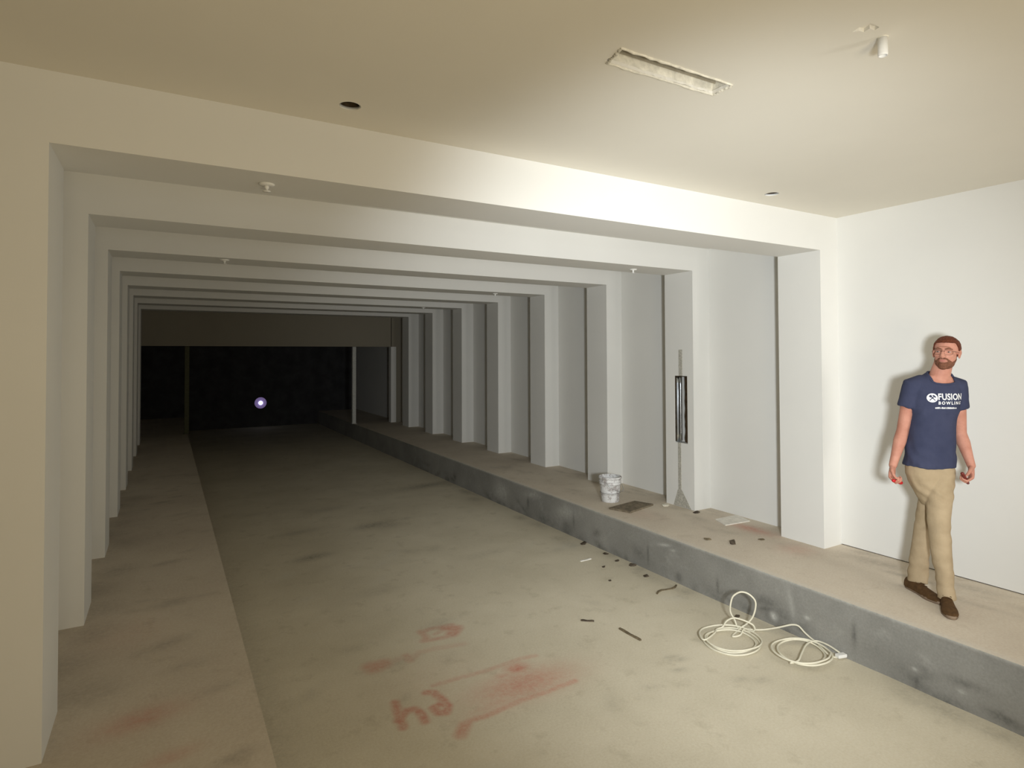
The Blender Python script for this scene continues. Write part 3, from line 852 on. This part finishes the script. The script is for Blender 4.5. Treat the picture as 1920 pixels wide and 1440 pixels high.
for v in me.vertices:                            # soft folds
    c = v.co.copy()
    k = (.010 if c.z < 1.28 else .004)*noise.noise(Vector((c.x*8+c.z*5, c.y*8, c.z*5)))+.0035*math.sin((c.z*1.2+c.x*1.5)*42+4*noise.noise(c*6))*max(0, 1-abs(c.z-1.02)/.14)
    k += .004*math.sin((c.x*1.0-c.z*.8)*60+3*noise.noise(c*7))*max(0, 1-abs(c.z-1.30)/.10)*(1 if (c-Vector((.062, .03, c.z))).dot(Lv)**2 > .011 else .25)
    k += .006*noise.noise(Vector((c.x*28, c.y*28, 1.0)))*max(0, 1-(c.z-.90)/.12)*(1 if c.z > .915 else 1)
    v.co = c+NN[v.index]*k
NC = Vector((.098, .010, 1.575))                 # neck opening
def outside_neck(c):
    q = c-NC; l = q.dot(Lv); f = q.dot(Fv)
    return not ((l/.074)**2+((f-.01)/.080)**2 < 1 and c.z > 1.495)
crop(me, outside_neck)
shirt = child('t_shirt', me, M_SHIRT); bv = BVHTree.FromPolygons([v.co.copy() for v in me.vertices], [tuple(p.vertices) for p in me.polygons])
cp = []
for q in np.linspace(0, 2*math.pi, 40, endpoint=False):
    p = NC+Lv*.074*math.cos(q)+Fv*(.01+.080*math.sin(q)); h = bv.find_nearest(Vector((p.x, p.y, 1.497 if math.sin(q) > 0 else 1.555)))
    cp.append(h[0])
bm = bmesh.new(); cp2 = [sum((cp[(i+j) % 40] for j in (-1, 0, 1)), Vector())/3 for i in range(40)]
tube(bm, cp2+[cp2[0]], .0065, 8, None, True, False); child('collar', bm, M_SHIRT, parent=shirt)

# lettering and emblem on the chest
def on_chest(me_, cx, cz, k=1.0):
    """flat artwork (x, y) laid on the shirt front"""
    base = Vector((.075, .028, 0)); bad = 0
    for v in me_.vertices:
        l = cx+v.co.x; z = cz+v.co.y
        o_ = base+Lv*l+Fv*.4; o_.z = z
        h = bv.ray_cast(o_, -Fv)
        if h[0] is not None: v.co = h[0]+h[1]*0+Fv*(.0062+v.co.z)
        else: v.co = o_-Fv*.3
    return me_
def text_mesh(s, size, ext=0, off=.0, sx=1.0, sp=1.0):
    cu = bpy.data.curves.new('t', 'FONT'); cu.body = s; cu.size = size; cu.offset = off; cu.extrude = ext; cu.resolution_u = 3; cu.space_character = sp
    o_ = bpy.data.objects.new('t', cu); C.objects.link(o_); dg = bpy.context.evaluated_depsgraph_get()
    m_ = bpy.data.meshes.new_from_object(o_.evaluated_get(dg)); bpy.data.objects.remove(o_)
    for v in m_.vertices: v.co.x *= sx
    return m_
CZ = 1.383
m_ = on_chest(text_mesh('FUSION', .060, 0, .0016, .79, 1.05), -.046, CZ+.0); child('lettering', m_, M_INK, parent=shirt)
m_ = on_chest(text_mesh('BOWLING', .029, 0, .0010, .93, 1.42), -.044, CZ-.032); child('lettering', m_, M_INK, parent=shirt)
b = bmesh.new(); rnd = random.Random(9); x = 0
while x < .140:
    w_ = rnd.uniform(.004, .009); h_ = rnd.uniform(.008, .012)
    vs = [b.verts.new(p) for p in ((x, 0, 0), (x+w_, 0, 0), (x+w_, h_, 0), (x, h_, 0))]; b.faces.new(vs); x += w_+rnd.choice((.0015, .0015, .004))
m_ = bpy.data.meshes.new('strip'); b.to_mesh(m_); b.free(); child('small_print', on_chest(m_, -.062, CZ-.062), M_INK, parent=shirt)
def flat(polys, z=0):
    b = bmesh.new()
    for P_ in polys: b.faces.new([b.verts.new((x, y, z)) for x, y in P_])
    bmesh.ops.triangulate(b, faces=b.faces); m_ = bpy.data.meshes.new('f'); b.to_mesh(m_); b.free(); return m_
circ = [(.031*math.cos(a), .031*math.sin(a)) for a in np.linspace(0, 2*math.pi, 36, endpoint=False)]
fan = [[(0, 0), circ[i], circ[(i+1) % 36]] for i in range(36)]
child('emblem', on_chest(flat(fan), -.078, CZ+.012), M_INK, parent=shirt)
def rotp(P_, a): return [(x*math.cos(a)-y*math.sin(a), x*math.sin(a)+y*math.cos(a)) for x, y in P_]
tool1 = [[(-.0025, -.024), (.0025, -.024), (.0025, .012), (-.0025, .012)], [(-.012, .011), (.010, .011), (.012, .019), (-.008, .021)]]
tool2 = [[(-.0025, -.024), (.0025, -.024), (.0025, .010), (-.0025, .010)], [(-.007, .009), (.007, .009), (.008, .022), (.003, .022), (.003, .016), (-.003, .016), (-.003, .022), (-.008, .022)]]
cross = [rotp(p, math.radians(-42)) for p in tool1]+[rotp(p, math.radians(42)) for p in tool2]+[[(-.006, 0), (0, -.006), (.006, 0), (0, .006)]]
child('emblem_tools', on_chest(flat(cross, .0012), -.078, CZ+.012), M_SHIRT, parent=shirt)

# trousers
bm = bmesh.new()
ring_loft(bm, [ering((.026, .03, z), a, b) for z, a, b in ((.955, .143, .112), (.90, .147, .116), (.85, .147, .116), (.80, .134, .110))]+[ering((.034, .032, .75), .118, .100), ering((.044, .03, .69), .092, .085), ering((.048, .03, .64), .07, .07)])
def leg(P_, R_):
    tube(bm, P_, R_, 24, None, True, False)
leg([(-.028, .03, .90), (-.012, .045, .80), (.022, .07, .68), (.006, .085, .58), (-.014, .10, .46), (-.030, .115, .32), (-.044, .105, .20), (-.052, .088, .10), (-.054, .080, .062)], [.086, .082, .066, .061, .058, .058, .060, .061, .061])
leg([(.090, .03, .90), (.084, .01, .80), (.078, -.025, .68), (.076, -.055, .58), (.077, -.078, .46), (.086, -.085, .32), (.098, -.092, .20), (.108, -.105, .10), (.110, -.110, .045)], [.086, .088, .078, .070, .066, .059, .058, .058, .058])
me = baked(bm, .0055, 4, .5)
NN = [v.normal.copy() for v in me.vertices]
for v in me.vertices:
    c = v.co.copy(); lo = max(0, 1-abs(c.z-.16)/.22); kn = max(0, 1-abs(c.z-.5)/.12)
    k = .009*noise.noise(Vector((c.x*10, c.y*10, c.z*4)))+(.012*lo+.009*kn)*noise.noise(Vector((c.x*9, c.y*9, c.z*20+3)))
    k += .0035*math.sin((c.z+c.x*.9)*70+4*noise.noise(c*8))*max(0, 1-abs(c.z-.74)/.14)
    v.co = c+NN[v.index]*k
tr = child('trousers', me, M_PANTS)
# shoes
def shoe(heel, toe, zb=.0):
    h = Vector((heel[0], heel[1], zb)); t = Vector((toe[0], toe[1], zb)); ax = (t-h); Ln = ax.length; ax.normalize(); sd = Vector((-ax.y, ax.x, 0))
    prof = ((.0, .022, .055), (.03, .031, .078), (.12, .036, .088), (.25, .036, .092), (.38, .037, .080), (.52, .042, .062), (.68, .048, .050), (.82, .046, .042), (.93, .034, .034), (.99, .016, .020))
    bm = bmesh.new(); rg = []
    for s_, hw, hh in prof:
        c = h+ax*(s_*Ln); r_ = []
        for k in range(20):
            a = 2*math.pi*k/20; x = math.cos(a); y = math.sin(a)
            r_.append(c+sd*hw*(abs(x)**.8*(1 if x > 0 else -1))+Vector((0, 0, .014+(hh-.014)*(max(0, y)**.75))))
        rg.append(r_)
    ring_loft(bm, rg)
    o = child('shoe', bm, M_SHOE, .005, 3)
    bm = bmesh.new(); n = 28; ol = []
    wid = lambda s_: .036+.014*math.exp(-((s_-.72)/.2)**2)-.006*math.exp(-((s_-.4)/.14)**2)
    for k in range(n):
        a = 2*math.pi*k/n; s_ = .5-.5*math.cos(a); y = wid(s_)*abs(math.sin(a))**.55*(1 if math.sin(a) > 0 else -1)
        ol.append(h+ax*(s_*(Ln+.008)-.004)+sd*y)
    ring_loft(bm, [[p+Vector((0, 0, z)) for p in ol] for z in (.001, .018, .020)])
    child('sole', bm, M_SOLE, parent=o)
    bm = bmesh.new()
    for i in range(4):
        s_ = .36+.06*i; z = .084-.009*i; c = h+ax*(s_*Ln)
        tube(bm, [c-sd*.022+Vector((0, 0, z-.004)), c+Vector((0, 0, z+.004)), c+sd*.022+ax*.008+Vector((0, 0, z-.004))], .0028, 8)
    child('laces', bm, M_SHOE, parent=o)
shoe((-.122, .130), (.086, -.121)); shoe((.099, -.050), (.128, -.360))

# hair, beard, eyes, glasses
inv = HR.transposed()
bm = bmesh.new(); headparts(bm, .0065); me = baked(bm, .004, 2)
def hairkeep(c):
    q = inv @ (c-HC)
    front = .076-.012*math.exp(-(abs(q.x)-.045)**2/.0003)*0
    if q.y < -.035: return q.z > .068+ .10*max(0, -.0-abs(q.x))
    if q.y < .000: return q.z > .068-(q.y+.035)/.035*.060
    if q.y < .022: return q.z > -.012 and not (abs(q.x) > .05 and q.z < .012 and q.y > .004)
    return q.z > -.062
crop(me, hairkeep)
NN = [v.normal.copy() for v in me.vertices]
for v in me.vertices: v.co = v.co+NN[v.index]*(.002*noise.noise(v.co*60)+.001)
hair = child('hair', me, M_HAIR); sm = hair.modifiers.new('thick', 'SOLIDIFY'); sm.thickness = .007; sm.offset = -1
bm = bmesh.new(); headparts(bm, .0045); HE(bm, (0, -.087, -.044), (.026, .008, .006)); HE(bm, (0, -.080, -.085), (.024, .016, .018)); me = baked(bm, .0035, 2)
def beardkeep(c):
    q = inv @ (c-HC)
    if q.y > .022: return False
    lip = (q.x/.026)**2+((q.z+.060)/.0125)**2 < 1 and q.y < -.05
    if lip: return False
    top = -.040 if abs(q.x) < .024 else -.040-.9*(abs(q.x)-.024)
    if q.y > -.045: top = -.036-.55*max(0, -q.y+.0)
    return q.z < max(top, -.066)+.003*noise.noise(c*90)
crop(me, beardkeep)
br = child('beard', me, M_BEARD); sm = br.modifiers.new('thick', 'SOLIDIFY'); sm.thickness = .005; sm.offset = -1
for s_ in (-1, 1):
    bm = bmesh.new(); HE(bm, (.031*s_, -.0735, .002), (.0115, .0085, .0048)); e = child('eye', bm, M_EYEW)
    bm = bmesh.new(); HE(bm, (.031*s_-.001, -.0800, .002), (.0050, .0028, .0044)); child('iris', bm, M_IRIS, parent=e)
    bm = bmesh.new(); tube(bm, [hp(.012*s_, -.0905, .021), hp(.032*s_, -.088, .027), hp(.050*s_, -.074, .021)], [.0030, .0038, .0022], 8, (HR @ Vector((0, 0, 1)), 1.2)); child('eyebrow', bm, M_BEARD)
bm = bmesh.new(); HE(bm, (0, -.0915, -.0600), (.019, .006, .0068)); child('lips', bm, M_LIP)
bm = bmesh.new()
for s_ in (-1, 1):
    rp = [hp(s_*.033+.024*math.copysign(abs(math.cos(a))**.7, math.cos(a)), -.101+.010*abs(s_*.033+.024*math.cos(a))/.057, -.002+.017*math.copysign(abs(math.sin(a))**.8, math.sin(a))) for a in np.linspace(0, 2*math.pi, 29)]
    tube(bm, rp, .0011, 6, None, True, False)
    tube(bm, [hp(s_*.057, -.091, .006), hp(s_*.074, -.045, .006), hp(s_*.080, .008, .004)], .0013, 6)
tube(bm, [hp(-.010, -.101, .004), hp(0, -.104, .007), hp(.010, -.101, .004)], .0012, 6)
child('glasses', bm, M_WIRE)

# things held
r = empty('marker', (0, 0, 0)); p = MW @ PR(.110, -.005, .034)
r.location = p; r.rotation_euler = (0, 0, RZ); tag(r, 'bright red marker held in the fist nearer the pillars', 'marker')
ax = (PR(0, -1, 0)-PR(0, 0, 0)).normalized()
bm = bmesh.new(); tube(bm, [-ax*.05, ax*.062], .0115, 18); obj('barrel', bm, M_REDP, r, True)
bm = bmesh.new(); tube(bm, [ax*.045, ax*.066], .0135, 18); obj('cap', bm, M_REDP, r, True)
r = empty('marker', (0, 0, 0)); p = MW @ PL(.106, .012, .034)
r.location = p; r.rotation_euler = (0, 0, RZ); tag(r, 'dark red marker poking out of the fist farther from the pillars', 'marker')
ax = (PL(-.45, 1.0, .55)-PL(0, 0, 0)).normalized()
bm = bmesh.new(); tube(bm, [-ax*.04, ax*.075], .010, 18); obj('barrel', bm, M_MAROON, r, True)
bm = bmesh.new(); tube(bm, [ax*.05, ax*.080], .0115, 18); obj('cap', bm, M_MAROON, r, True)
